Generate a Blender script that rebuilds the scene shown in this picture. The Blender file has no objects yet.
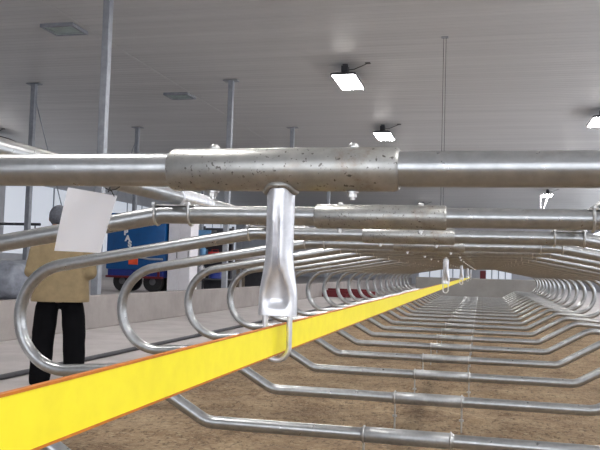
import bpy, bmesh, math, random
from mathutils import Vector, Matrix, Euler, noise
random.seed(7)
scene = bpy.context.scene
COL = scene.collection
PI = math.pi
H = 1.2                      # camera height over the alley floor; z below is given from the floor

# ------------------------------------------------------------------ materials
def new_mat(name):
    m = bpy.data.materials.new(name); m.use_nodes = True
    nt = m.node_tree
    b = nt.nodes['Principled BSDF']
    return m, nt, b

def noise_node(nt, scale, detail=4, rough=.55, vec=None, stretch=None):
    n = nt.nodes.new('ShaderNodeTexNoise')
    n.inputs['Scale'].default_value = scale
    n.inputs['Detail'].default_value = detail
    n.inputs['Roughness'].default_value = rough
    tc = nt.nodes.new('ShaderNodeTexCoord')
    src = tc.outputs['Object']
    if stretch:
        mp = nt.nodes.new('ShaderNodeMapping'); mp.inputs['Scale'].default_value = stretch
        nt.links.new(src, mp.inputs['Vector']); src = mp.outputs['Vector']
    nt.links.new(src, n.inputs['Vector'])
    return n

def ramp(nt, src, stops):
    r = nt.nodes.new('ShaderNodeValToRGB')
    e = r.color_ramp.elements
    while len(e) < len(stops): e.new(.5)
    for i, (p, c) in enumerate(stops):
        e[i].position = p
        e[i].color = (c[0], c[1], c[2], 1) if not isinstance(c, (int, float)) else (c, c, c, 1)
    nt.links.new(src, r.inputs['Fac'])
    return r

def mixc(nt, fac, a, b):
    m = nt.nodes.new('ShaderNodeMix'); m.data_type = 'RGBA'
    nt.links.new(fac, m.inputs[0])
    for s, v in ((6, a), (7, b)):
        if hasattr(v, 'links'): nt.links.new(v, m.inputs[s])
        else: m.inputs[s].default_value = (v[0], v[1], v[2], 1)
    return m.outputs[2]

def bump(nt, b, src, strength, dist=.01):
    bp = nt.nodes.new('ShaderNodeBump'); bp.inputs['Strength'].default_value = strength
    bp.inputs['Distance'].default_value = dist
    nt.links.new(src, bp.inputs['Height']); nt.links.new(bp.outputs['Normal'], b.inputs['Normal'])

def plain(name, c, rough=.6, metal=0., var=.12, scale=9., bmp=0.):
    m, nt, b = new_mat(name)
    n = noise_node(nt, scale)
    r = ramp(nt, n.outputs['Fac'], [(.3, tuple(x*(1-var) for x in c)), (.7, tuple(min(1, x*(1+var)) for x in c))])
    nt.links.new(r.outputs['Color'], b.inputs['Base Color'])
    b.inputs['Roughness'].default_value = rough
    b.inputs['Metallic'].default_value = metal
    if bmp: bump(nt, b, n.outputs['Fac'], bmp)
    return m

def galvanised(name, lo=(.36,.37,.38), hi=(.46,.47,.48), rough=(.27,.35), rust=0., pits=0., scale=26):
    m, nt, b = new_mat(name)
    n = noise_node(nt, scale, 5, .6)
    r = ramp(nt, n.outputs['Fac'], [(.32, lo), (.68, hi)])
    col = r.outputs['Color']
    if rust:
        n2 = noise_node(nt, 9, 6, .7)
        r2 = ramp(nt, n2.outputs['Fac'], [(.58, 0.), (.70, rust)])
        col = mixc(nt, r2.outputs['Color'], col, (.20,.115,.045))
    if pits:
        n3 = noise_node(nt, 120, 2, .5)
        r3 = ramp(nt, n3.outputs['Fac'], [(.64, 0.), (.70, pits)])
        col = mixc(nt, r3.outputs['Color'], col, (.07,.06,.05))
    nt.links.new(col, b.inputs['Base Color'])
    rr = ramp(nt, n.outputs['Fac'], [(.3, rough[1]), (.7, rough[0])])
    nt.links.new(rr.outputs['Color'], b.inputs['Roughness'])
    b.inputs['Metallic'].default_value = .88
    bump(nt, b, n.outputs['Fac'], .03, .001)
    return m

M = {}
M['pipe'] = galvanised('galvanised_pipe', rust=.12, scale=30)
M['sleeve'] = galvanised('galvanised_sleeve', lo=(.35,.35,.34), hi=(.48,.48,.465), rough=(.36,.46), rust=.40, pits=.8)
M['lower_sleeve'] = galvanised('grey_sleeve', lo=(.36,.37,.38), hi=(.46,.47,.48), rough=(.40,.48), scale=40)
M['bright'] = galvanised('bright_zinc', lo=(.66,.67,.71), hi=(.84,.85,.88), rough=(.34,.46), scale=40)
M['bolt'] = galvanised('zinc_bolt', lo=(.50,.50,.50), hi=(.68,.68,.67), rough=(.35,.45))
M['steel_post'] = plain('steel_post_paint', (.33,.35,.39), .55, .35)
M['vent'] = plain('vent_grey', (.58,.66,.64), .5)
M['dark_steel'] = plain('dark_steel', (.06,.06,.07), .5, .4)
M['wire'] = plain('wire_dark', (.05,.05,.05), .6)
M['strap'] = plain('strap_yellow', (.98,.84,.02), .55, 0, .04, 30)
M['strap_edge'] = plain('strap_edge_orange', (.55,.17,.01), .6, 0, .15, 60)
M['card'] = plain('white_card', (.93,.92,.96), .7, 0, .02, 8)
M['blue'] = plain('blue_paint', (.004,.085,.28), .4, 0, .15, 4)
M['lightblue'] = plain('light_blue_plastic', (.16,.36,.62), .45)
M['deepblue'] = plain('deep_blue_plastic', (.012,.03,.22), .45)
M['orange'] = plain('orange_red_plate', (.85,.10,.03), .5)
M['red'] = plain('red_paint', (.13,.008,.015), .5)
M['brightred'] = plain('bright_red_paint', (.5,.03,.03), .5)
M['white'] = plain('white_paint', (.78,.77,.82), .5, 0, .04)
M['lettering'] = plain('white_lettering', (.8,.8,.82), .5, 0, .03)
M['rubber'] = plain('black_rubber', (.018,.018,.02), .8)
M['grey_tarp'] = plain('grey_tarp', (.25,.27,.32), .55, 0, .35, 5, .5)
M['wood'] = plain('grey_wood', (.22,.18,.14), .75)
M['jacket'] = plain('khaki_cloth', (.24,.18,.10), .9, 0, .12, 14, .3)
M['trousers'] = plain('black_cloth', (.005,.005,.006), 1.)
M['trousers'].node_tree.nodes['Principled BSDF'].inputs['Specular IOR Level'].default_value = .08
M['hair'] = plain('dark_hair', (.075,.08,.10), .75, 0, .3, 60, .4)
M['skin'] = plain('skin', (.52,.30,.21), .6, 0, .05)
M['eye'] = plain('eye_white', (.8,.8,.8), .3)
M['iron'] = plain('grey_machinery', (.13,.13,.14), .5, .5)

def concrete(name, c, scale=1.5, var=.16):
    m, nt, b = new_mat(name)
    n = noise_node(nt, scale, 8, .65)
    r = ramp(nt, n.outputs['Fac'], [(.3, tuple(x*(1-var) for x in c)), (.72, tuple(x*(1+var) for x in c))])
    n2 = noise_node(nt, 60, 3)
    col = mixc(nt, ramp(nt, n2.outputs['Fac'], [(.55, 0.), (.75, .25)]).outputs['Color'], r.outputs['Color'], tuple(x*.6 for x in c))
    nt.links.new(col, b.inputs['Base Color'])
    b.inputs['Roughness'].default_value = .8
    bump(nt, b, n2.outputs['Fac'], .25, .01)
    return m
M['floor'] = concrete('concrete_floor', (.42,.392,.395))
M['curb'] = concrete('concrete_curb', (.32,.29,.28))
M['pale_curb'] = concrete('pale_concrete', (.60,.59,.58))
M['end_wall'] = concrete('weathered_concrete', (.30,.29,.28))

def sand():
    m, nt, b = new_mat('brown_sand')
    n = noise_node(nt, 3.2, 8, .7)
    r = ramp(nt, n.outputs['Fac'], [(.34, (.22,.135,.075)), (.5, (.36,.245,.145)), (.66, (.50,.365,.225))])
    n2 = noise_node(nt, 34, 5, .8, stretch=(1, .5, 1))
    r2 = ramp(nt, n2.outputs['Fac'], [(.38, .9), (.50, 0.)])
    col = mixc(nt, r2.outputs['Color'], r.outputs['Color'], (.13,.085,.05))
    n3 = noise_node(nt, 48, 4, .8, stretch=(.5, 1, 1))
    r3 = ramp(nt, n3.outputs['Fac'], [(.54, 0.), (.64, .75)])
    col = mixc(nt, r3.outputs['Color'], col, (.58,.47,.31))
    nt.links.new(col, b.inputs['Base Color'])
    b.inputs['Roughness'].default_value = .95
    bump(nt, b, n2.outputs['Fac'], .9, .05)
    return m
M['sand'] = sand()

def ceiling_mat():
    m, nt, b = new_mat('white_steel_liner')
    n = noise_node(nt, 1.0, 3, .5, stretch=(.12, 3.0, 1))
    r = ramp(nt, n.outputs['Fac'], [(.3, (.50,.50,.50)), (.75, (.60,.60,.595))])
    nt.links.new(r.outputs['Color'], b.inputs['Base Color'])
    b.inputs['Roughness'].default_value = .42
    return m
M['ceiling'] = ceiling_mat()
M['wall'] = plain('wall_steel', (.55,.56,.60), .6, 0, .06, 2)

def emit(name, c, s):
    m, nt, b = new_mat(name)
    b.inputs['Base Color'].default_value = (.8,.8,.8,1)
    b.inputs['Emission Color'].default_value = (*c, 1)
    b.inputs['Emission Strength'].default_value = s
    return m
LAMP = 44.
M['lens'] = emit('lamp_lens', (1,.97,.93), LAMP)
M['curtain'] = emit('daylit_curtain', (.78,.86,1.0), .25)
M['curtain_bright'] = emit('daylit_panel', (.90,.94,1.0), 1.6)

# ------------------------------------------------------------------ mesh helpers
def mesh_obj(name, bm, m, parent=None, smooth=None):
    me = bpy.data.meshes.new(name)
    bmesh.ops.recalc_face_normals(bm, faces=bm.faces)
    bm.to_mesh(me); bm.free()
    me.materials.append(M[m] if isinstance(m, str) else m)
    if smooth is not None:
        for p in me.polygons: p.use_smooth = True
        if smooth > 0: me.set_sharp_from_angle(angle=smooth)
    o = bpy.data.objects.new(name, me); COL.objects.link(o)
    if parent: o.parent = parent
    return o

def B(): return bmesh.new()

def box(bm, a, b, bev=0., rot=None, piv=None):
    a, b = Vector(a), Vector(b)
    r = bmesh.ops.create_cube(bm, size=1)
    vs = r['verts']
    c = (a+b)/2; s = b-a
    for v in vs: v.co = Vector((v.co.x*s.x, v.co.y*s.y, v.co.z*s.z)) + c
    if bev:
        es = list({e for v in vs for e in v.link_edges})
        out = bmesh.ops.bevel(bm, geom=es, offset=bev, segments=2, affect='EDGES', profile=.5)
        vs = list({v for f in out['faces'] for v in f.verts} | {v for v in vs if v.is_valid})
    if rot:
        mt = Matrix.Translation(piv or c) @ Euler(rot).to_matrix().to_4x4() @ Matrix.Translation(-(Vector(piv) if piv else c))
        for v in vs: v.co = mt @ v.co
    return bm

def tube(bm, pts, rad, seg=16, caps=True, closed=False):
    pts = [Vector(p) for p in pts]
    n = len(pts)
    rads = rad if isinstance(rad, (list, tuple)) else [rad]*n
    rings = []
    up = None
    for i, p in enumerate(pts):
        if closed: t = pts[(i+1) % n] - pts[i-1]
        elif i == 0: t = pts[1]-p
        elif i == n-1: t = p-pts[-2]
        else: t = (pts[i+1]-p).normalized() + (p-pts[i-1]).normalized()
        t.normalize()
        if up is None:
            up = Vector((0,0,1)) if abs(t.z) < .9 else Vector((0,1,0))
        up = (up - t*up.dot(t)).normalized()
        sd = t.cross(up)
        rings.append([bm.verts.new(p + (up*math.cos(2*PI*k/seg) + sd*math.sin(2*PI*k/seg))*rads[i]) for k in range(seg)])
    for i in range(n if closed else n-1):
        a, b = rings[i], rings[(i+1) % n]
        for k in range(seg):
            bm.faces.new((a[k], a[(k+1) % seg], b[(k+1) % seg], b[k]))
    if caps and not closed:
        bm.faces.new(rings[0]); bm.faces.new(rings[-1])
    return bm

def fillet(poly, rads, n=8):
    """poly of points, a radius at every inner corner -> rounded list of points"""
    P = [Vector(p) for p in poly]
    out = [P[0]]
    for i in range(1, len(P)-1):
        a, b, c = P[i-1], P[i], P[i+1]
        u, w = (a-b).normalized(), (c-b).normalized()
        ang = u.angle(w)
        r = rads[i-1]
        if r <= 0 or ang > PI-.01:
            out.append(b); continue
        d = min(r/math.tan(ang/2), .49*(a-b).length, .49*(c-b).length)
        r = d*math.tan(ang/2)
        cen = b + (u+w).normalized()*(r/math.sin(ang/2))
        s, e = b+u*d-cen, b+w*d-cen
        for k in range(n+1):
            q = s.normalized().slerp(e.normalized(), k/n).normalized()*r
            out.append(cen + q)
    out.append(P[-1])
    return out

def lathe(bm, prof, axis='Z', seg=24, at=(0,0,0)):
    rings = []
    for r, h in prof:
        ring = []
        for k in range(seg):
            a = 2*PI*k/seg
            x, y, z = r*math.cos(a), r*math.sin(a), h
            if axis == 'X': x, y, z = z, x, y
            if axis == 'Y': x, y, z = y, z, x
            ring.append(bm.verts.new((x+at[0], y+at[1], z+at[2])))
        rings.append(ring)
    for a, b in zip(rings, rings[1:]):
        for k in range(seg): bm.faces.new((a[k], a[(k+1) % seg], b[(k+1) % seg], b[k]))
    bm.faces.new(rings[0]); bm.faces.new(rings[-1])
    return bm

def empty(name, loc=(0,0,0), rz=0.):
    o = bpy.data.objects.new(name, None); COL.objects.link(o)
    o.location = loc; o.rotation_euler = (0,0,rz); o.empty_display_size = .1
    return o

def tag(o, label, cat, group=None, kind=None):
    o['label'] = label; o['category'] = cat
    if group: o['group'] = group
    if kind: o['kind'] = kind
    return o

def struct(o, label=None, cat=None):
    o['kind'] = 'structure'
    if label: o['label'] = label; o['category'] = cat
    return o

def copy_tree(o, parent=None, children=None):
    c = o.copy(); COL.objects.link(c)
    c.parent = parent
    for ch in [x for x in ALLCH.get(o.name, [])]:
        copy_tree(ch, c)
    return c
ALLCH = {}
def index_children():
    ALLCH.clear()
    for o in bpy.data.objects:
        if o.parent: ALLCH.setdefault(o.parent.name, []).append(o)

# ------------------------------------------------------------------ the setting
XL, XR, YN, YF, ZC = -25.0, 9.5, -6.0, 78.0, H+5.5
SBED = .25                                   # sand level
C = -.31                                     # centre line of the stall row
YE = 25.3                                    # the bed's far end

bm = B(); box(bm, (XL, YN, -.2), (XR, YF, 0)); struct(mesh_obj('floor', bm, 'floor'), 'pale grey concrete floor of the barn alleys', 'floor')
# raised feed lane on the left and its concrete curb
bm = B(); box(bm, (XL, YN, 0), (-7.05, YF, .40)); struct(mesh_obj('floor_feed_lane', bm, 'floor'))
bm = B(); box(bm, (-7.05, YN, 0), (-6.85, YF, .60), .02); struct(mesh_obj('trim_1', bm, 'curb'))
# concrete curbs along both edges of the sand bed
for i, (a, b) in enumerate(((C-2.62, C-2.42), (C+2.42, C+2.62))):
    bm = B(); box(bm, (a, YN+.6, 0), (b, YE+.6, .30), .02); struct(mesh_obj('trim_%d' % (i+2), bm, 'pale_curb'))
bm = B(); box(bm, (C-2.42, YE+.2, 0), (C+2.42, YE+.6, .30), .02); struct(mesh_obj('trim_4', bm, 'pale_curb'))
bm = B(); box(bm, (C-2.42, YN+.6, 0), (C+2.42, YN+.8, .30), .02); struct(mesh_obj('trim_5', bm, 'pale_curb'))
# low concrete wall across the end of the row
bm = B(); box(bm, (C-1.9, YE+1.5, 0), (C+2.3, YE+1.7, H-.16), .02); struct(mesh_obj('wall_row_end', bm, 'end_wall'))

# sand bed with lumps
bm = B()
nx, ny = 90, 560
x0, x1, y0, y1 = C-2.44, C+2.44, YN+.78, YE+.22
g = []
for j in range(ny+1):
    y = y0+(y1-y0)*(j/ny)
    row = []
    for i in range(nx+1):
        x = x0+(x1-x0)*i/nx
        z = SBED + .030*noise.noise((x*1.1, y*1.1, 0)) + .016*noise.noise((x*4, y*4, 3)) + .010*noise.noise((x*11, y*11, 7))
        row.append(bm.verts.new((x, y, z)))
    g.append(row)
for j in range(ny):
    for i in range(nx): bm.faces.new((g[j][i], g[j][i+1], g[j+1][i+1], g[j+1][i]))
o = mesh_obj('sand_bed', bm, 'sand', smooth=0)
tag(o, 'brown lumpy sand bedding under the rows of stall loops', 'sand', kind='stuff')

# ceiling: ribbed steel liner, ribs run across the barn
bm = B()
prof = []
y = YN
while y < YF:
    prof += [(y, 0), (y+.17, 0), (y+.182, -.005), (y+.214, -.005), (y+.226, 0)]
    y += .229
prof.append((YF, 0))
va = [bm.verts.new((XL, p, ZC+q)) for p, q in prof]
vb = [bm.verts.new((XR, p, ZC+q)) for p, q in prof]
for k in range(len(prof)-1): bm.faces.new((va[k], vb[k], vb[k+1], va[k+1]))
ce = mesh_obj('ceiling', bm, 'ceiling')
struct(ce, 'white ribbed steel ceiling', 'ceiling')
bm = B(); box(bm, (XL-.3, YN-.3, ZC+.02), (XR+.3, YF+.3, ZC+.2)); struct(mesh_obj('ceiling_deck', bm, 'wall', ce))
bm = B(); box(bm, (-9.13, YN, ZC-.028), (-9.05, YF, ZC-.02)); struct(mesh_obj('trim_6', bm, 'ceiling'))

# walls: solid bases, daylit curtains above, the near one unseen and added for light
def wall(name, a, b, openings, axis):
    """a slab between a and b with rectangular openings (u0, u1, z0, z1)"""
    bm = B()
    us = sorted({a[axis], b[axis], *[u for q in openings for u in q[:2]]})
    zs = sorted({a[2], b[2], *[u for q in openings for u in q[2:]]})
    for i in range(len(us)-1):
        for j in range(len(zs)-1):
            uc, zc = (us[i]+us[i+1])/2, (zs[j]+zs[j+1])/2
            if any(q[0] < uc < q[1] and q[2] < zc < q[3] for q in openings): continue
            p, q_ = list(a), list(b)
            p[axis], q_[axis], p[2], q_[2] = us[i], us[i+1], zs[j], zs[j+1]
            box(bm, p, q_)
    return struct(mesh_obj(name, bm, 'wall'))
wn = 0
def window(a, b, m, bars, axis):
    global wn; wn += 1
    root = struct(empty('window_%d' % wn, ((a[0]+b[0])/2, (a[1]+b[1])/2, a[2])))
    off = root.location
    bm = B(); box(bm, Vector(a)-off, Vector(b)-off); struct(mesh_obj('curtain', bm, m, root))
    bm = B()
    for k in range(bars+1):
        u = a[axis]+(b[axis]-a[axis])*k/bars
        p, q = list(a), list(b)
        th = .05
        p[axis], q[axis] = u-th, u+th
        o2 = 1-axis
        p[o2] -= .04; q[o2] += .04
        box(bm, Vector(p)-off, Vector(q)-off)
    struct(mesh_obj('window_frame', bm, 'steel_post', root))
seg = [(-5+20.5*k, -5+20.5*k+19.5) for k in range(4)]
wall('wall_left', (XL-.2, YN, 0), (XL, YF, ZC), [(p, q, 1.6, 5.6) for p, q in seg], 1)
for p, q in seg: window((XL-.12, p, 1.6), (XL-.08, q, 5.6), 'curtain', 8, 1)
wall('wall_right', (XR, YN, 0), (XR+.2, YF, ZC), [(p, q, 1.6, 5.0) for p, q in seg], 1)
for p, q in seg: window((XR+.08, p, 1.6), (XR+.12, q, 5.0), 'curtain_bright', 8, 1)
wall('wall_far', (XL, YF, 0), (XR, YF+.2, ZC), [(-6.2, -1.6, .1, 4.2), (.4, 3.0, .1, 4.2)], 0)
window((-6.2, YF+.08, .1), (-1.6, YF+.12, 4.2), 'curtain', 4, 0)
window((.4, YF+.08, .1), (3.0, YF+.12, 4.2), 'curtain', 4, 0)
wall('wall_near', (XL, YN-.2, 0), (XR, YN, ZC), [(-6.5, 5.5, 1.2, 5.0)], 0)
window((-6.5, YN-.12, 1.2), (5.5, YN-.08, 5.0), 'curtain_bright', 5, 0)  # unseen glowing window behind the camera, added to brighten the card's front

# ------------------------------------------------------------------ stall dividers
S = 1.12
def YD(n): return (n+.18)*S
ZU, ZL = H+.178, H-.750
RP, RS = .0315, .0395
def divider_path(sx):
    arc = []
    cx, cz, r = 1.745, H-.275, .272
    for k in range(25):
        a = math.radians(79-(79+98)*k/24)
        arc.append((cx+r*math.cos(a), cz+r*math.sin(a)))
    e = arc[-1]
    head = fillet([(.02,0,ZU), (.75,0,ZU), (arc[0][0],0,arc[0][1])], [.25], 8)
    tail = fillet([(e[0],0,e[1]), (1.36,0,e[1]+.026), (.96,0,ZL), (.02,0,ZL)], [.16, .15], 8)
    pts = [p for p in head[:-1]] + [Vector((x,0,z)) for x, z in arc] + [p for p in tail[1:]]
    return [Vector((p.x*sx, 0, p.z)) for p in pts]

def weld_ring(bm, x, r):
    pts = []
    for k in range(20):
        a = 2*PI*k/20
        rr = r*(1+.02*math.sin(5*a+x*40))
        pts.append((x+.003*math.sin(7*a), rr*math.cos(a), ZU+rr*math.sin(a)))
    tube(bm, pts, .0045, 6, closed=True)

def make_divider(root):
    for sx in (-1, 1):
        bm = B(); tube(bm, divider_path(sx), RP, 16)
        mesh_obj('loop_pipe', bm, 'pipe', root, .7)
    # hollow sleeve with chamfered ends
    hl = .212
    def sleeve(name, z, m, RS=RS, x0=0.):
        bm = B()
        lathe(bm, [(RP-.001, -hl), (RS-.004, -hl), (RS, -hl+.006), (RS, hl-.006), (RS-.004, hl), (RP-.001, hl)], 'X', 24, (x0,0,z))
        return mesh_obj(name, bm, m, root, .6)
    sleeve('upper_sleeve', ZU, 'sleeve'); sleeve('lower_sleeve', ZL, 'lower_sleeve', RP+.0045, .012)
    # two through bolts in the upper sleeve
    for x in (-.130, .130):
        bm = B()
        tube(bm, [(x,0,ZU-RS-.015), (x,0,ZU+RS+.002)], .005, 10)
        lathe(bm, [(.002, .0075), (.006, .007), (.009, .004), (.010, .001), (.010, -.001)], 'Z', 16, (x,0,ZU+RS))
        lathe(bm, [(.008, -.010), (.008, -.003)], 'Z', 6, (x,0,ZU-RS))
        lathe(bm, [(.011, -.003), (.011, .0)], 'Z', 14, (x,0,ZU-RS))
        mesh_obj('through_bolt', bm, 'bolt', root, .6)
    # neck rail saddles: U-bolts either side of the neck rail and a channel between
    for sx in (-1, 1):
        x0 = sx*.71
        sad = None
        bm = B()
        box(bm, (x0-.078, -.022, ZU+RP-.004), (x0+.078, .022, ZU+RP+.002), .002)
        sad = mesh_obj('rail_saddle', bm, 'bolt', root)
        for d in (-.062, .062):
            bm = B()
            r = RP+.005
            x = x0+d
            pts = [(x, -r, ZU+.040), (x, -r, ZU)]
            for k in range(1, 12):
                a = PI+PI*k/12
                pts.append((x, r*math.cos(a), ZU+r*math.sin(a)))
            pts += [(x, r, ZU), (x, r, ZU+.040)]
            tube(bm, pts, .0048, 8)
            for s in (-1, 1):
                lathe(bm, [(.010, .0), (.009, .007)], 'Z', 6, (x, s*r, ZU+.031))
            mesh_obj('u_bolt', bm, 'bolt', sad, .7)
    # lower anchor straps: a band round each end of the lower sleeve and a threaded rod down into the sand
    for sx in (-1, 1):
        x = sx*.198+.012
        bm = B()
        pts = []
        r = RP+.0075
        for k in range(20):
            a = 2*PI*k/20
            pts.append((x, r*math.cos(a), ZL+r*math.sin(a)))
        tube(bm, pts, .0042, 6, closed=True)
        tube(bm, [(x, 0, ZL-RS), (x, 0, SBED-.05)], .0055, 8)
        lathe(bm, [(.014, 0), (.014, .012)], 'Z', 6, (x, 0, ZL-.115))
        mesh_obj('anchor_rod', bm, 'bolt', root, .7)

def make_drop(root):
    """the flattened drop tube and U-bolt that carry the strap (front side faces the camera)"""
    bm = B()
    zt, zb = ZU-RS+.012, H-.085
    N, K = 30, 48
    rings = []
    for i in range(N+1):
        z = zt+(zb-zt)*i/N
        t = max(0., min(1., (H+.14-z)/.21)); t = t*t*(3-2*t)
        wc = max(0., min(1., (H+.015-z)/.075)); wc = wc*wc*(3-2*wc)
        lip = max(0., min(1., (H-.062-z)/.010))
        wq = max(0., min(1., (H+.03-z)/.09)); wq = wq*wq*(3-2*wq)
        a = .0250+.0100*wq
        b = .0250-.0110*wq
        e = 1-.35*wq
        ring = []
        for k in range(K):
            p = 2*PI*k/K
            ct, st = math.cos(p), math.sin(p)
            x = a*math.copysign(abs(ct)**e, ct); y = b*math.copysign(abs(st)**e, st)
            w = .0045+.0145*wc                      # the squashed tube folds in down the middle
            cr = t*(1-.85*lip)*math.exp(-(x/w)**4)
            if st < 0: y += (-y-.001)*.86*cr
            else: y -= (y-.003)*.5*cr
            ring.append(bm.verts.new((x, y, z)))
        rings.append(ring)
    for a, b in zip(rings, rings[1:]):
        for k in range(K): bm.faces.new((a[k], a[(k+1) % K], b[(k+1) % K], b[k]))
    bm.faces.new(rings[0]); bm.faces.new(rings[-1])
    dt = mesh_obj('drop_tube', bm, 'bright', root, .8)
    bm = B()
    pts = []
    for k in range(24):
        a = 2*PI*k/24
        pts.append((.0275*math.cos(a), .0275*math.sin(a), ZU-math.sqrt(max(0, RS**2-(.0275*math.sin(a))**2))-.001+.002*math.sin(5*a)))
    tube(bm, pts, .0055, 8, closed=True)
    mesh_obj('weld_bead', bm, 'sleeve', dt, 0)
    bm = B()
    r = .0225
    zz = H-.141
    pts = [(-r,0,H-.068), (-r,0,zz)]
    for k in range(1, 12):
        a = PI+PI*k/12
        pts.append((r*math.cos(a), 0, zz+r*math.sin(a)))
    pts += [(r,0,zz), (r,0,H-.068)]
    tube(bm, pts, .0052, 10)
    mesh_obj('strap_u_bolt', bm, 'bright', dt, .8)

ORD = ['nearest','second','third','fourth','fifth','sixth','seventh','eighth','ninth','tenth','eleventh','twelfth','thirteenth','fourteenth',
 'fifteenth','sixteenth','seventeenth','eighteenth','nineteenth','twentieth','twenty-first','farthest']
ND = 22
proto = empty('stall_divider'); make_divider(proto)
hang = empty('stall_divider'); make_divider(hang); make_drop(hang)
index_children()
firsts = {'p': proto, 'h': hang}
used = set()
for n in range(1, ND+1):
    key = 'h' if (n-1) % 5 == 0 else 'p'
    src = firsts[key]
    if key in used: o = copy_tree(src)
    else: o = src; used.add(key)
    dz = (0, -.004, -.010, -.014)[min(n-1, 3)]
    o.location = (C + (-.043, -.010, -.022, .0, .025, .004)[min(n-1, 5)], YD(n), dz)
    if n == 1:
        lab = 'thick galvanized stall pipe with rusty sleeve and welded drop tube, nearest across the top'
    elif key == 'h':
        lab = 'galvanized stall loop with a tube dropping to the yellow strap, %s in the row' % ORD[n-1]
    else:
        lab = 'galvanized double stall loop without strap hanger, %s in the row from the camera' % ORD[n-1]
    tag(o, lab, 'stall divider', 'stall dividers in a row over the sand bed')

# neck rails lying across the dividers
def neck_rail(x, lab, joints):
    r0 = .0275
    root = empty('neck_rail', (x, 0, ZU+RP+.002+r0))
    bm = B(); tube(bm, [(0, -.35, 0), (0, YD(1), 0), (0, YD(2), -.004), (0, YD(3), -.010), (0, YD(4), -.014), (0, YD(ND)+.35, -.014)], r0, 18)
    mesh_obj('rail_pipe', bm, 'pipe', root, .7)
    for j in joints:
        bm = B(); lathe(bm, [(r0, -.15), (r0+.0035, -.148), (r0+.0035, .148), (r0, .15)], 'Y', 20, (0, j, -.003 if j < 3 else -.014))
        mesh_obj('joint_sleeve', bm, 'bright', root, .6)
    tag(root, lab, 'rail', 'neck rails lying along the top of the stall loops')
neck_rail(C-.71, 'long galvanized neck rail left of the yellow strap, running away over the loops', (2.58, 8.8, 15.0, 21.2))
neck_rail(C+.71, 'long galvanized neck rail right of the yellow strap, running away over the loops', (8.8, 15.0, 21.2))

# yellow strap
xs = C-.042
root = empty('strap', (xs, 0, H))
def ribbon(bm, z0, z1, th):
    ys = [-.9, .3, 1.32] + [YD(n) for n in range(6, ND+1, 5)] + [YD(ND)+.3]
    rings = []
    for y in ys:
        rings.append([bm.verts.new((s*th, y, z)) for s, z in ((-1, z0), (1, z0), (1, z1), (-1, z1))])
    for a, b in zip(rings, rings[1:]):
        for k in range(4): bm.faces.new((a[k], a[(k+1) % 4], b[(k+1) % 4], b[k]))
    bm.faces.new(rings[0]); bm.faces.new(rings[-1])
bm = B(); ribbon(bm, -.1515, -.1030, .0022); mesh_obj('webbing', bm, 'strap', root)
for z in (-.1525, -.1020):
    bm = B(); ribbon(bm, z-.0012, z+.0012, .0030); mesh_obj('edge_binding', bm, 'strap_edge', root)['label'] = 'orange stitched strap edge'
tag(root, 'bright yellow flat strap with orange edges stretched through the hanger U-bolts', 'strap')

# paper tag wired to the neck rail
root = empty('paper_tag', (C-.72, 1.95, H+.21))
ox, oz = C-.72, H+.21
bm = B()
crn = [(-1.150, .213), (-.998, .190), (-1.048, .028), (-1.190, .031)]
n_ = 8
fr, bk = [], []
for j in range(n_+1):
    for i in range(n_+1):
        u, v = i/n_, j/n_
        x = (crn[0][0]*(1-u)+crn[1][0]*u)*(1-v)+(crn[3][0]*(1-u)+crn[2][0]*u)*v
        z = (crn[0][1]*(1-u)+crn[1][1]*u)*(1-v)+(crn[3][1]*(1-u)+crn[2][1]*u)*v
        yb = -.004 + .008*math.sin(u*2.6)+.010*v*v
        fr.append(bm.verts.new((x-ox, yb, z+H-oz))); bk.append(bm.verts.new((x-ox, yb+.0014, z+H-oz)))
w = n_+1
for j in range(n_):
    for i in range(n_):
        a = j*w+i
        bm.faces.new((fr[a], fr[a+1], fr[a+w+1], fr[a+w])); bm.faces.new((bk[a], bk[a+w], bk[a+w+1], bk[a+1]))
edge = [i for i in range(w)] + [j*w+n_ for j in range(1, w)] + [n_*w+i for i in range(n_-1, -1, -1)] + [j*w for j in range(n_-1, 0, -1)]
for a, b in zip(edge, edge[1:]+edge[:1]): bm.faces.new((fr[a], bk[a], bk[b], fr[b]))
mesh_obj('card', bm, 'card', root, .6)
bm = B()
pts = []
zr = ZU+RP+.002+.0275-.002
for k in range(16):
    a = 2*PI*k/16
    pts.append((C-.71-ox+.0305*math.cos(a), .002*k-.016, zr-oz+.0305*math.sin(a)))
tube(bm, pts, .0016, 6, closed=True)
tube(bm, [(C-.71-ox, -.012, zr-.0305-oz), (C-.70-ox, -.008, zr-.036-oz), (-1.012-ox, -.002, .198+H-oz), (-1.006-ox, .003, .186+H-oz)], .0016, 6)
tube(bm, [(C-.70-ox, -.03, zr-.040-oz), (C-.685-ox, -.05, zr-.030-oz)], .0016, 6)
mesh_obj('wire_tie', bm, 'wire', root, .7)
tag(root, 'blank white card wired to the left neck rail beside the nearest pipe', 'tag')

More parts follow.
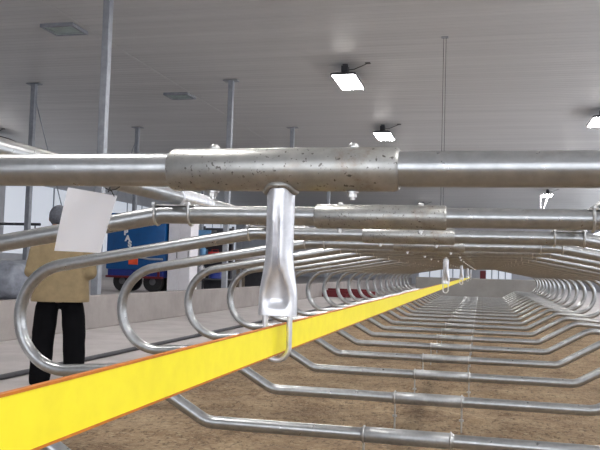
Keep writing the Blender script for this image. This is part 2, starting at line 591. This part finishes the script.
# ------------------------------------------------------------------ lamps
def make_lamp():
    root = empty('ceiling_lamp')
    # lamp hangs: z = 0 at the lens plane
    bm = B()
    tw, tl, bw, bl = .20, .55, .33, .82
    v = [bm.verts.new(p) for p in ((-bw,-bl,0),(bw,-bl,0),(bw,bl,0),(-bw,bl,0),(-bw,-bl,.05),(bw,-bl,.05),(bw,bl,.05),(-bw,bl,.05),(-tw,-tl,.13),(tw,-tl,.13),(tw,tl,.13),(-tw,tl,.13))]
    for a in (0, 4):
        for k in range(4): bm.faces.new((v[a+k], v[a+(k+1) % 4], v[a+4+(k+1) % 4], v[a+4+k]))
    bm.faces.new(v[8:12]); bm.faces.new(v[0:4])
    mesh_obj('housing', bm, 'dark_steel', root)
    bm = B(); box(bm, (-.30, -.78, -.022), (.30, .78, -.002), .006); mesh_obj('lens', bm, 'lens', root)['label'] = 'glowing white lamp lens'
    bm = B(); box(bm, (-.09, -.62, .12), (.09, -.38, .30), .012); mesh_obj('ballast_box', bm, 'dark_steel', root)
    bm = B(); tube(bm, [(0,-.50,.29), (0,-.50,.345)], .03, 10); box(bm, (-.07,-.57,.335), (.07,-.43,.351))
    mesh_obj('ceiling_mount', bm, 'dark_steel', root)
    bm = B(); tube(bm, fillet([(.08,-.5,.2), (.25,-.55,.2), (.50,-.55,.30), (.62,-.58,.345)], [.1,.1], 5), .012, 6)
    box(bm, (.55,-.64,.335), (.69,-.52,.351)); mesh_obj('power_cord', bm, 'wire', root)
    return root
lamp = make_lamp(); index_children()
ZL5 = ZC-.351
L = [(-3.62, 20.3, 'nearest of the two ceiling lamps glowing left of the thin hanging wires'), (-3.68, 28.8, 'second ceiling lamp beyond the nearest one, left of the hanging wires'),
     (3.78, 26.6, 'ceiling lamp cut by the right edge of the photo'), (4.05, 51.0, 'small far ceiling lamp seen between the two top pipes at right'),
     (-4.5, 60.5, 'tiny far ceiling lamp just over the second top pipe'), (-20.2, 28.4, 'ceiling lamp at the far left edge above the nearest pipe'),
     (-3.6, 11.8, 'unseen lamp added overhead on the left side to light the near pipes'), (3.75, 9.5, 'unseen lamp added overhead on the right side to light the near pipes'),  # out-of-view lamps, added for highlights on the near pipes
     (-3.6, 3.2, 'unseen lamp added almost overhead at the left to light the near pipes'), (3.75, 1.0, 'unseen lamp added almost overhead at the right to light the near pipes'),  # likewise added out of view, over the camera end
     (-3.7, 37.3, 'ceiling lamp hidden behind the nearest pipe, third of the left row'), (3.9, 37.0, 'ceiling lamp of the right row hidden behind the nearest pipe')]
for i, (x, y, lab) in enumerate(L):
    o = lamp if i == 0 else copy_tree(lamp)
    o.location = (x, y, ZL5)
    tag(o, lab, 'lamp', 'lit lamps hanging under the ceiling')
# two white cords below the far right lamp
for x, y, lab, tilt in ((3.62, 50.6, 'left of two white hanging rods under the far right lamp', 0.), (3.82, 50.9, 'right slanted one of two white hanging rods under the far right lamp', .5)):
    bm = B(); tube(bm, [(tilt*.6, 0, 0), (-tilt*.2, 0, -1.25)], .05, 8)
    o = mesh_obj('hanging_rod', bm, 'white', smooth=.7); o.location = (x, y, ZL5-.02)
    tag(o, lab, 'rod', 'white rods under the far lamp')

# two thin wires hanging from the ceiling with a hook block at the bottom
root = empty('hanging_wire', (-.90, 17.75, H+1.25))
for d in (-.028, .028):
    bm = B(); tube(bm, [(d, 0, .05), (d, 0, ZC-H-1.25)], .006, 6); mesh_obj('wire', bm, 'wire', root)
bm = B(); box(bm, (-.05,-.03,-.03), (.05,.03,.06), .01); tube(bm, [(0,0,-.03), (0,0,-.09), (.03,0,-.12), (.05,0,-.09)], .008, 6); mesh_obj('hook_block', bm, 'dark_steel', root)
bm = B(); box(bm, (-.08,-.06,ZC-H-1.27), (.08,.06,ZC-H-1.245)); mesh_obj('ceiling_plate', bm, 'steel_post', root)
tag(root, 'pair of thin dark wires hanging from the ceiling right of the lamps', 'wire')

# ceiling vents
for i, (x, y, lab) in enumerate(((-9.62, 15.8, 'square grey ceiling vent at the upper left, larger in view'), (-9.55, 22.7, 'small square grey ceiling vent just right of the tall post'))):
    root = empty('ceiling_vent', (x, y, ZC-.08))
    bm = B(); box(bm, (-.42,-.36,.0), (.42,-.30,.085)); box(bm, (-.42,.30,.0), (.42,.36,.085)); box(bm, (-.42,-.30,.0), (-.36,.30,.085)); box(bm, (.36,-.30,.0), (.42,.30,.085))
    mesh_obj('frame', bm, 'steel_post', root)
    bm = B()
    for k in range(7):
        y_ = -.26+k*.087
        box(bm, (-.36, y_-.036, .012), (.36, y_+.036, .022), 0, (.25,0,0))
    box(bm, (-.36,-.30,.07), (.36,.30,.08))
    mesh_obj('louvre', bm, 'vent', root)
    tag(root, lab, 'vent', 'ceiling vents along the seam')

# ------------------------------------------------------------------ posts
def post(x, y, lab, brace, z0=.40):
    root = empty('steel_post', (x, y, z0))
    h = ZC-z0
    bm = B(); box(bm, (-.075,-.075,.012), (.075,.075,h-.012), .012); mesh_obj('shaft', bm, 'steel_post', root)
    bm = B(); box(bm, (-.16,-.16,0), (.16,.16,.016)); mesh_obj('base_plate', bm, 'steel_post', root)
    bm = B(); box(bm, (-.22,-.12,h-.04), (.22,.12,h-.02)); mesh_obj('head_plate', bm, 'steel_post', root)
    if brace:
        bm = B(); tube(bm, [(0, .02, h-.35), (brace[0], brace[1], .02)], .018, 8)
        box(bm, (brace[0]-.1, brace[1]-.1, 0), (brace[0]+.1, brace[1]+.1, .02))
        mesh_obj('brace_rod', bm, 'steel_post', root)
    tag(root, lab, 'post', 'steel posts holding up the ceiling')
post(-7.22, 13.4, 'tall grey steel post reaching past the top edge, right of the person', 0)
post(-7.25, 21.05, 'grey steel post behind the nearest sleeve, second of the row along the curb', 0)
post(-7.22, 28.44, 'grey steel post just right of the welded drop tube top, third along the curb', 0)
post(-7.22, 35.9, 'grey steel post fourth along the curb, mostly hidden by the loops', 0)
post(-13.55, 20.7, 'grey steel post with a slanting brace at the far left', (1.6, .6))
post(-13.5, 27.9, 'short looking grey steel post with brace, right of the tall post', (-2.1, .2))
post(-13.5, 35.4, 'grey steel post deep in the far feed lane row', 0)
# scraper cable on the alley floor
bm = B(); tube(bm, [(-4.66, -3, .03), (-4.66, 6, .03), (-4.63, 14, .03), (-4.63, 45, .03)], .028, 8)
tag(mesh_obj('scraper_cable', bm, 'dark_steel', smooth=.7), 'dark scraper cable lying along the alley floor behind the loops', 'cable')

# ------------------------------------------------------------------ feed lane equipment
ZF = .40
def wheel(parent, x, y, r, w, z):
    bm = B(); lathe(bm, [(r*.55, -w/2), (r*.9, -w/2), (r, -w*.3), (r, w*.3), (r*.9, w/2), (r*.55, w/2)], 'Y', 28, (x, y, z))
    t = mesh_obj('wheel', bm, 'rubber', parent, .6)
    bm = B(); lathe(bm, [(r*.2, -w/2-.02), (r*.54, -w*.35), (r*.54, w*.35), (r*.2, w/2+.02)], 'Y', 20, (x, y, z))
    mesh_obj('hub', bm, 'iron', t, .6)

root = empty('blue_trailer', (-9.60, 20.0, ZF), .04)
bm = B(); box(bm, (-.88, 0, .64), (.88, 1.1, 2.25), .03); mesh_obj('body', bm, 'blue', root, .5)
bm = B(); box(bm, (-.84, .05, .42), (.84, 1.05, .65), .02); mesh_obj('chassis', bm, 'deepblue', root)
bm = B(); box(bm, (-.18, -.03, .78), (.10, .002, .98), .01); mesh_obj('reflector', bm, 'orange', root)['label'] = 'orange-red plate'
bm = B(); tube(bm, [(.10, -.04, 1.00), (.45, -.045, .95), (.86, -.045, .95)], .028, 8); mesh_obj('drawbar', bm, 'bright', root)
bm = B(); box(bm, (-.85, -.05, .40), (.85, .1, .46)); box(bm, (.70, -.02, .44), (.76, .02, .66)); mesh_obj('bumper', bm, 'red', root)
for x in (-.42, .5):
    wheel(root, x, .25, .30, .22, .305); wheel(root, x, .85, .30, .22, .305)
tx = bpy.data.curves.new('lettering', 'FONT')
def letter(ch, x, z, size):
    cu = bpy.data.curves.new('letter', 'FONT'); cu.body = ch; cu.size = size; cu.extrude = .006; cu.align_x = 'CENTER'; cu.align_y = 'CENTER'; cu.offset = .012
    tmp = bpy.data.objects.new('tmp', cu); COL.objects.link(tmp)
    dg = bpy.context.evaluated_depsgraph_get()
    me = bpy.data.meshes.new_from_object(tmp.evaluated_get(dg))
    bpy.data.objects.remove(tmp)
    me.materials.clear(); me.materials.append(M['lettering'])
    o = bpy.data.objects.new('letter', me); COL.objects.link(o); o.parent = root
    o.location = (x, -.006, z); o.rotation_euler = (PI/2, 0, 0)
for ch, x, z in zip('PASY', (-.30, -.24, -.17, -.10), (1.69, 1.52, 1.36, 1.20)): letter(ch, x, z, .22)
tag(root, 'blue box trailer with white upright letters behind the curb left', 'trailer')

root = empty('white_cabinet', (-8.32, 20.2, ZF), .03)
bm = B(); box(bm, (-.35, .0, .06), (.33, .6, 2.15), .015); mesh_obj('body', bm, 'white', root)
for a, b in ((-.34, -.02), (.0, .32)):
    bm = B(); box(bm, (a, -.03, .10), (b, -.002, 2.12), .008); d = mesh_obj('door', bm, 'white', root)
    bm = B(); tube(bm, [(b-.05, -.05, 1.0), (b-.05, -.05, 1.2)], .012, 8); box(bm, (b-.06, -.052, 1.0), (b-.04, -.028, 1.02)); box(bm, (b-.06, -.052, 1.18), (b-.04, -.028, 1.2)); mesh_obj('handle', bm, 'iron', d)
bm = B(); box(bm, (-.33, .02, 0), (.31, .58, .07)); mesh_obj('plinth', bm, 'dark_steel', root)
tag(root, 'tall white two-door cabinet right of the blue trailer', 'cabinet')

# work rack with things on it
root = empty('work_rack', (-7.98, 22.0, ZF))
for x in (-.52, .42):
    for y in (0, .6):
        bm = B(); box(bm, (x-.03, y-.03, 0), (x+.03, y+.03, 2.05)); mesh_obj('leg', bm, 'iron', root)
for z in (.38, .98, 1.50):
    bm = B(); box(bm, (-.56, -.04, z), (.46, .64, z+.04)); mesh_obj('shelf', bm, 'iron', root)
bm = B(); box(bm, (-.55, .62, .05), (.45, .65, 2.0)); mesh_obj('back_panel', bm, 'dark_steel', root)
tag(root, 'dark steel shelf rack cluttered with gear between cabinet and post', 'rack')
def thing_at(name, build, loc, m, lab, cat):
    bm = B(); build(bm); o = mesh_obj(name, bm, m, smooth=.5); o.location = loc
    return tag(o, lab, cat)
thing_at('crate', lambda bm: (box(bm, (-.2,-.2,0), (.2,.2,.03)), box(bm, (-.2,-.2,.02), (-.17,.2,.36)), box(bm, (.17,-.2,.02), (.2,.2,.36)), box(bm, (-.18,-.2,.02), (.18,-.17,.36)), box(bm, (-.18,.17,.02), (.18,.2,.36))), (-8.28, 22.2, ZF+1.54), 'lightblue', 'light blue open crate on the top rack shelf', 'crate')
thing_at('jug', lambda bm: (lathe(bm, [(.08,0),(.105,.02),(.105,.28),(.05,.36),(.035,.38),(.035,.43)], 'Z', 20), tube(bm, [(.09,0,.26),(.15,0,.28),(.14,0,.16),(.10,0,.14)], .014, 8)), (-8.32, 22.05, ZF+1.02), 'lightblue', 'light blue jug on the middle rack shelf', 'jug')
thing_at('toolbox', lambda bm: (box(bm, (-.17,-.14,0), (.17,.14,.22), .02), tube(bm, [(-.1,0,.22),(-.1,0,.29),(.1,0,.29),(.1,0,.22)], .012, 8), box(bm, (-.18,-.15,.13), (.18,.15,.15))), (-7.95, 22.1, ZF+1.02), 'brightred', 'red toolbox on the middle rack shelf', 'toolbox')
thing_at('drum', lambda bm: lathe(bm, [(.2,0),(.21,.02),(.2,.04),(.2,.16),(.208,.18),(.2,.2),(.2,.34),(.21,.36),(.19,.37)], 'Z', 24), (-7.95, 22.2, ZF+.42), 'deepblue', 'dark blue drum on the lowest rack shelf', 'drum')
thing_at('motor', lambda bm: (lathe(bm, [(.06,-.22),(.13,-.2),(.14,-.18),(.14,.16),(.1,.2),(.03,.2),(.03,.28)], 'X', 20, (0,0,.16)), box(bm, (-.15,-.12,0), (.12,.12,.05)), box(bm, (-.08,-.08,.28), (.06,.08,.36), .01)), (-8.02, 22.15, ZF+1.54), 'iron', 'dark grey electric motor on the top rack shelf', 'motor')
thing_at('white_jug', lambda bm: (lathe(bm, [(.09,0),(.11,.02),(.11,.3),(.04,.38),(.04,.43)], 'Z', 20), tube(bm, [(.1,0,.28),(.16,0,.3),(.15,0,.16),(.1,0,.15)], .014, 8)), (-8.35, 22.1, ZF+.42), 'white', 'white jug on the lowest rack shelf', 'jug')

# generator beyond the second post, white tank on its stand
root = empty('tank_stand', (-8.28, 27.0, ZF))
for x in (-.5, 1.0-.35):
    for y in (0, .7):
        bm = B(); box(bm, (x-.05, y-.05, 0), (x+.05, y+.05, 1.0)); mesh_obj('leg', bm, 'wood', root)
bm = B(); box(bm, (-.6, -.1, .98), (.75, .8, 1.05), .01); mesh_obj('top', bm, 'wood', root)
bm = B(); box(bm, (-.45, .72, .05), (.6, .76, .97)); mesh_obj('back_panel', bm, 'dark_steel', root)
tag(root, 'wooden stand beyond the second curb post carrying a long white tank', 'stand')
thing_at('water_tank', lambda bm: (box(bm, (-.55, -.22, 0), (.55, .22, .30), .07), lathe(bm, [(.07,.29),(.07,.33),(.05,.34)], 'Z', 16, (0,0,0))), (-8.2, 27.3, ZF+1.05), 'white', 'long white plastic tank lying on the wooden stand', 'tank')

# grey tarped bundle at the left edge
bm = B()
r = bmesh.ops.create_uvsphere(bm, u_segments=40, v_segments=24, radius=1)
for v in bm.verts:
    q = v.co.copy()
    e = .55
    q = Vector([math.copysign(abs(c)**e, c) for c in q])
    q *= 1 + .10*noise.noise(q*2.3) + .04*noise.noise(q*6)
    v.co = Vector((q.x*.75, q.y*.6, max(q.z*.42+.40, 0)))
o = mesh_obj('tarp_bundle', bm, 'grey_tarp', smooth=0); o.location = (-9.72, 14.0, ZF)
tag(o, 'grey tarp-wrapped bundle behind the curb at the left edge', 'bundle')
# dark handrail behind it
root = empty('hand_rail', (-16.2, 24.0, ZF))
bm = B(); tube(bm, [(-1.6,0,2.1), (1.0,0,2.1)], .05, 10); mesh_obj('bar', bm, 'dark_steel', root, .7)
for x in (-1.4, .8):
    bm = B(); tube(bm, [(x,0,0), (x,0,2.1)], .03, 10); mesh_obj('upright', bm, 'steel_post', root, .7)
tag(root, 'dark horizontal bar on two uprights at the far left', 'rail')

# red alley scraper
root = empty('alley_scraper', (-5.65, 33.0, 0))
bm = B(); box(bm, (-1.15, -.06, .0), (1.20, .06, .30), .02); mesh_obj('blade', bm, 'red', root)
bm = B(); box(bm, (-.06, -.9, .03), (.06, .06, .18), .01); box(bm, (-.9, -.02, .28), (.9, .10, .38), .01); mesh_obj('frame', bm, 'red', root)
tag(root, 'dark red alley scraper lying across the alley floor far behind the loops', 'scraper')
# red machine far down the barn
root = empty('red_cart', (.15, 60.0, 0))
bm = B(); box(bm, (-.22, -.5, .75), (.22, .5, 1.45), .03); mesh_obj('body', bm, 'red', root)
for x in (-.2, .2):
    for y in (-.35, .35):
        bm = B(); lathe(bm, [(.2, -.05), (.36, -.05), (.38, 0), (.36, .05), (.2, .05)], 'X', 20, (x*1.3, y, .38)); mesh_obj('wheel', bm, 'rubber', root, .6)
bm = B(); box(bm, (-.2,-.45,.4), (.2,.45,.76)); mesh_obj('chassis', bm, 'dark_steel', root)
tag(root, 'small dark red cart at the far end beyond the strap', 'cart')

# ------------------------------------------------------------------ person
def skin_mesh(nodes, edges, extra=None, voxel=.008, sub=1):
    names = list(nodes)
    me = bpy.data.meshes.new('tmp')
    me.from_pydata([nodes[k][0] for k in names], [(names.index(a), names.index(b)) for a, b in edges], [])
    o = bpy.data.objects.new('tmp', me); COL.objects.link(o)
    md = o.modifiers.new('s', 'SKIN')
    for i, k in enumerate(names):
        r = nodes[k][1]
        sv = me.skin_vertices[0].data[i]
        sv.radius = r if isinstance(r, tuple) else (r, r)
        sv.use_root = (i == 0)
    md.use_smooth_shade = True
    s = o.modifiers.new('u', 'SUBSURF'); s.levels = 2
    dg = bpy.context.evaluated_depsgraph_get()
    m2 = bpy.data.meshes.new_from_object(o.evaluated_get(dg))
    bpy.data.objects.remove(o)
    return m2

def fuse(meshes, bms, voxel, smooth_it=4):
    bm = B()
    for m in meshes: bm.from_mesh(m)
    for b in bms:
        t = bpy.data.meshes.new('t'); b.to_mesh(t); b.free(); bm.from_mesh(t)
    me = bpy.data.meshes.new('tmp'); bm.to_mesh(me); bm.free()
    o = bpy.data.objects.new('tmp', me); COL.objects.link(o)
    r = o.modifiers.new('r', 'REMESH'); r.mode = 'VOXEL'; r.voxel_size = voxel
    s = o.modifiers.new('s', 'SMOOTH'); s.iterations = smooth_it; s.factor = .4
    dg = bpy.context.evaluated_depsgraph_get()
    m2 = bpy.data.meshes.new_from_object(o.evaluated_get(dg))
    bpy.data.objects.remove(o)
    for p in m2.polygons: p.use_smooth = True
    return m2

def link_mesh(name, me, m, parent):
    me.name = name; me.materials.clear(); me.materials.append(M[m])
    o = bpy.data.objects.new(name, me); COL.objects.link(o); o.parent = parent
    return o

def ellipsoid(bm, c, r, seg=20):
    q = bmesh.ops.create_uvsphere(bm, u_segments=seg, v_segments=seg*2//3, radius=1)
    for v in q['verts']: v.co = Vector((v.co.x*r[0], v.co.y*r[1], v.co.z*r[2])) + Vector(c)

P = empty('person', (-3.985, 6.70, 0), math.radians(26)); P.scale = (1.08, 1.08, 1.0)      # faces +y (away from the camera)
def mirror(n, e):
    N = dict(n); E = list(e)
    for k, (p, r) in n.items():
        if k.endswith('.r'): N[k[:-2]+'.l'] = ((-p[0], p[1], p[2]), r)
    for a, b in e:
        if a.endswith('.r') or b.endswith('.r'):
            E.append((a.replace('.r', '.l'), b.replace('.r', '.l')))
    return N, E
body = {
 'pelvis': ((0,0,.92), (.15,.115)), 'waist': ((0,.0,1.08), (.135,.10)), 'chest': ((0,.0,1.27), (.155,.115)), 'upper': ((0,-.01,1.37), (.11,.085)),
 'neck': ((0,0,1.48), .058), 'neck2': ((-.02,.015,1.545), .055),
 'shoulder.r': ((.175,-.01,1.365), .050), 'elbow.r': ((.235,-.06,1.10), .044), 'wrist.r': ((.17,.20,1.07), .030), 'palm.r': ((.125,.265,1.075), (.022,.036)),
 'hip.r': ((.10,0,.86), .095), 'knee.r': ((.115,.015,.48), .060), 'ankle.r': ((.125,-.02,.09), .042), 'toe.r': ((.145,.14,.035), (.040,.030)),
}
be = [('pelvis','waist'),('waist','chest'),('chest','upper'),('upper','neck'),('neck','neck2'),('upper','shoulder.r'),('shoulder.r','elbow.r'),('elbow.r','wrist.r'),('wrist.r','palm.r'),
      ('pelvis','hip.r'),('hip.r','knee.r'),('knee.r','ankle.r'),('ankle.r','toe.r')]
bN, bE = mirror(body, be)
meshes = [skin_mesh(bN, bE)]
# fingers: five chains each hand, curled in front of the body
for sx in (1, -1):
    for k, (ln, dz) in enumerate(((.072,.030), (.082,.010), (.078,-.010), (.062,-.029))):
        b0 = Vector((sx*.118, .268, 1.075+dz)); d1 = Vector((-sx*.75, .62, 0)).normalized(); d2 = Vector((-sx*1, .05, -.05)).normalized(); d3 = Vector((-sx*.8, -.6, -.1)).normalized()
        ch = {'a': (tuple(b0), .0095), 'b': (tuple(b0+d1*ln*.5), .009), 'c': (tuple(b0+d1*ln*.5+d2*ln*.32), .0085), 'd': (tuple(b0+d1*ln*.5+d2*ln*.32+d3*ln*.25), .0075)}
        meshes.append(skin_mesh(ch, [('a','b'),('b','c'),('c','d')]))
    t0 = Vector((sx*.14, .245, 1.10))
    ch = {'a': (tuple(t0), .0115), 'b': (tuple(t0+Vector((-sx*.012,.012,.034))), .0105), 'c': (tuple(t0+Vector((-sx*.036,.030,.050))), .009)}
    meshes.append(skin_mesh(ch, [('a','b'),('b','c')]))
HX = -.045
hb = B()
ellipsoid(hb, (HX,.010,1.635), (.076,.096,.105))
ellipsoid(hb, (HX,.040,1.585), (.056,.064,.064))          # jaw
ellipsoid(hb, (HX,.112,1.612), (.014,.020,.026))          # nose
ellipsoid(hb, (HX,.098,1.572), (.026,.012,.010))          # lips
ellipsoid(hb, (HX,.092,1.655), (.050,.016,.012))          # brow
for s in (-1, 1): ellipsoid(hb, (HX+s*.078,.0,1.62), (.010,.020,.032))
bo = link_mesh('body', fuse(meshes, [hb], .0062), 'skin', P)
for s in (-1, 1):
    bm = B(); ellipsoid(bm, (HX+s*.030,.092,1.632), (.014,.012,.011), 12); mesh_obj('eye', bm, 'eye', P, 0)
# hair: a cap of short dark hair over crown, back and sides
bm = B(); ellipsoid(bm, (HX,.002,1.645), (.086,.104,.110), 32)
for v in list(bm.verts):
    if (v.co.y > .065 and v.co.z < 1.685) or (v.co.y > .02 and v.co.z < 1.60) or v.co.z < 1.56:
        pass
geom = [f for f in bm.faces if (lambda c: (c.y > .060 and c.z < 1.69) or (c.y > .02 and c.z < 1.62) or c.z < 1.565)(f.calc_center_median())]
bmesh.ops.delete(bm, geom=geom, context='FACES')
me = bpy.data.meshes.new('hair'); bm.to_mesh(me); bm.free()
ho = bpy.data.objects.new('hair', me); COL.objects.link(ho)
sm = ho.modifiers.new('s', 'SOLIDIFY'); sm.thickness = .014; sm.offset = -1
dg = bpy.context.evaluated_depsgraph_get()
me2 = bpy.data.meshes.new_from_object(ho.evaluated_get(dg)); bpy.data.objects.remove(ho)
for p in me2.polygons: p.use_smooth = True
link_mesh('hair', me2, 'hair', P)
# jacket
def loft(bm, rings_, seg=36):
    R = []
    for (x, y, z), a, b in rings_:
        ring = []
        for k in range(seg):
            t = 2*PI*k/seg
            ct, st = math.cos(t), math.sin(t)
            ring.append(bm.verts.new((x+a*math.copysign(abs(ct)**.8, ct), y+b*math.copysign(abs(st)**.8, st), z)))
        R.append(ring)
    for p, q in zip(R, R[1:]):
        for k in range(seg): bm.faces.new((p[k], p[(k+1) % seg], q[(k+1) % seg], q[k]))
    bm.faces.new(R[0][::-1]); bm.faces.new(R[-1])
jb = B()
loft(jb, [((0,0,.70),.250,.170), ((0,0,.85),.252,.172), ((0,0,1.0),.245,.165), ((0,0,1.15),.232,.160), ((0,-.005,1.28),.220,.155), ((0,-.01,1.36),.205,.140), ((0,-.012,1.42),.165,.115), ((-.005,-.010,1.47),.105,.095), ((-.015,-.005,1.50),.078,.080), ((-.022,.0,1.545),.074,.076)])
slv = []
for s_ in (1, -1):
    b_ = B()
    P0, P1, P2 = Vector((s_*.185,-.01,1.385)), Vector((s_*.245,-.06,1.10)), Vector((s_*.175,.195,1.07))
    pts = [P0+Vector((-s_*.06,0,.02))]+[P0.lerp(P1, k/6) for k in range(7)]+[P1.lerp(P2, k/6) for k in range(1, 7)]
    tube(b_, pts, [.070,.080,.082,.080,.076,.073,.071,.070,.068,.066,.062,.058,.054,.050], 24)
    ellipsoid(b_, tuple(P1), (.070,.070,.070)); ellipsoid(b_, tuple(P0), (.080,.082,.080))
    slv.append(b_)
for b_ in [jb]+slv: bmesh.ops.recalc_face_normals(b_, faces=b_.faces)
jm = fuse([], [jb]+slv, .011, 6)
for v in jm.vertices:
    v.co += v.normal*(.005*noise.noise(v.co*6) + .002*noise.noise(v.co*17))
bj = B(); bj.from_mesh(jm)
bmesh.ops.bisect_plane(bj, geom=bj.verts[:]+bj.edges[:]+bj.faces[:], plane_co=(0,0,.815), plane_no=(0,0,1), clear_inner=True)
bmesh.ops.holes_fill(bj, edges=[e for e in bj.edges if e.is_boundary])
bj.to_mesh(jm); bj.free()
link_mesh('jacket', jm, 'jacket', P)
# trousers
tr = {'pelvis': ((0,0,.90), (.14,.10)), 'hip.r': ((.110,0,.78), .118), 'knee.r': ((.135,.012,.48), .108), 'hem.r': ((.150,-.01,-.05), .098)}
te = [('pelvis','hip.r'),('hip.r','knee.r'),('knee.r','hem.r')]
tN, tE = mirror(tr, te)
tm = fuse([skin_mesh(tN, tE)], [], .011, 3)
for v in tm.vertices: v.co += v.normal*(.006*noise.noise(v.co*8))
for v in tm.vertices: v.co.z = max(v.co.z, .02)
link_mesh('trousers', tm, 'trousers', P)
for s in (-1, 1):
    bm = B(); ellipsoid(bm, (s*.147,.055,.045), (.052,.150,.05), 20); 
    for v in bm.verts: v.co.z = max(v.co.z, .002)
    mesh_obj('shoe', bm, 'rubber', P, 0)
tag(P, 'person in khaki jacket and black trousers standing in the alley, seen from behind', 'person')

# ------------------------------------------------------------------ world, camera
w = bpy.data.worlds.new('World'); scene.world = w; w.use_nodes = True
bg = w.node_tree.nodes['Background']; bg.inputs['Color'].default_value = (.75,.85,1,1); bg.inputs['Strength'].default_value = .6

f_px = 760.
yaw, pitch, roll = math.atan(182/f_px), math.atan(43.7/f_px), .029
d = Vector((-math.sin(yaw)*math.cos(pitch), math.cos(yaw)*math.cos(pitch), math.sin(pitch)))
r = d.cross(Vector((0,0,1))).normalized(); u = r.cross(d)
r2 = r*math.cos(roll)+u*math.sin(roll); u2 = -r*math.sin(roll)+u*math.cos(roll)
cam = bpy.data.cameras.new('camera'); co = bpy.data.objects.new('camera', cam); COL.objects.link(co)
cam.sensor_fit = 'HORIZONTAL'; cam.sensor_width = 36; cam.lens = 36*f_px/600; cam.clip_start = .02; cam.clip_end = 300
co.matrix_world = Matrix(((r2.x,u2.x,-d.x,0),(r2.y,u2.y,-d.y,0),(r2.z,u2.z,-d.z,H),(0,0,0,1)))
scene.camera = co
vs = scene.view_settings
vs.view_transform = 'Standard'; vs.look = 'None'; vs.gamma = 1; vs.use_curve_mapping = False; vs.exposure = 0.82
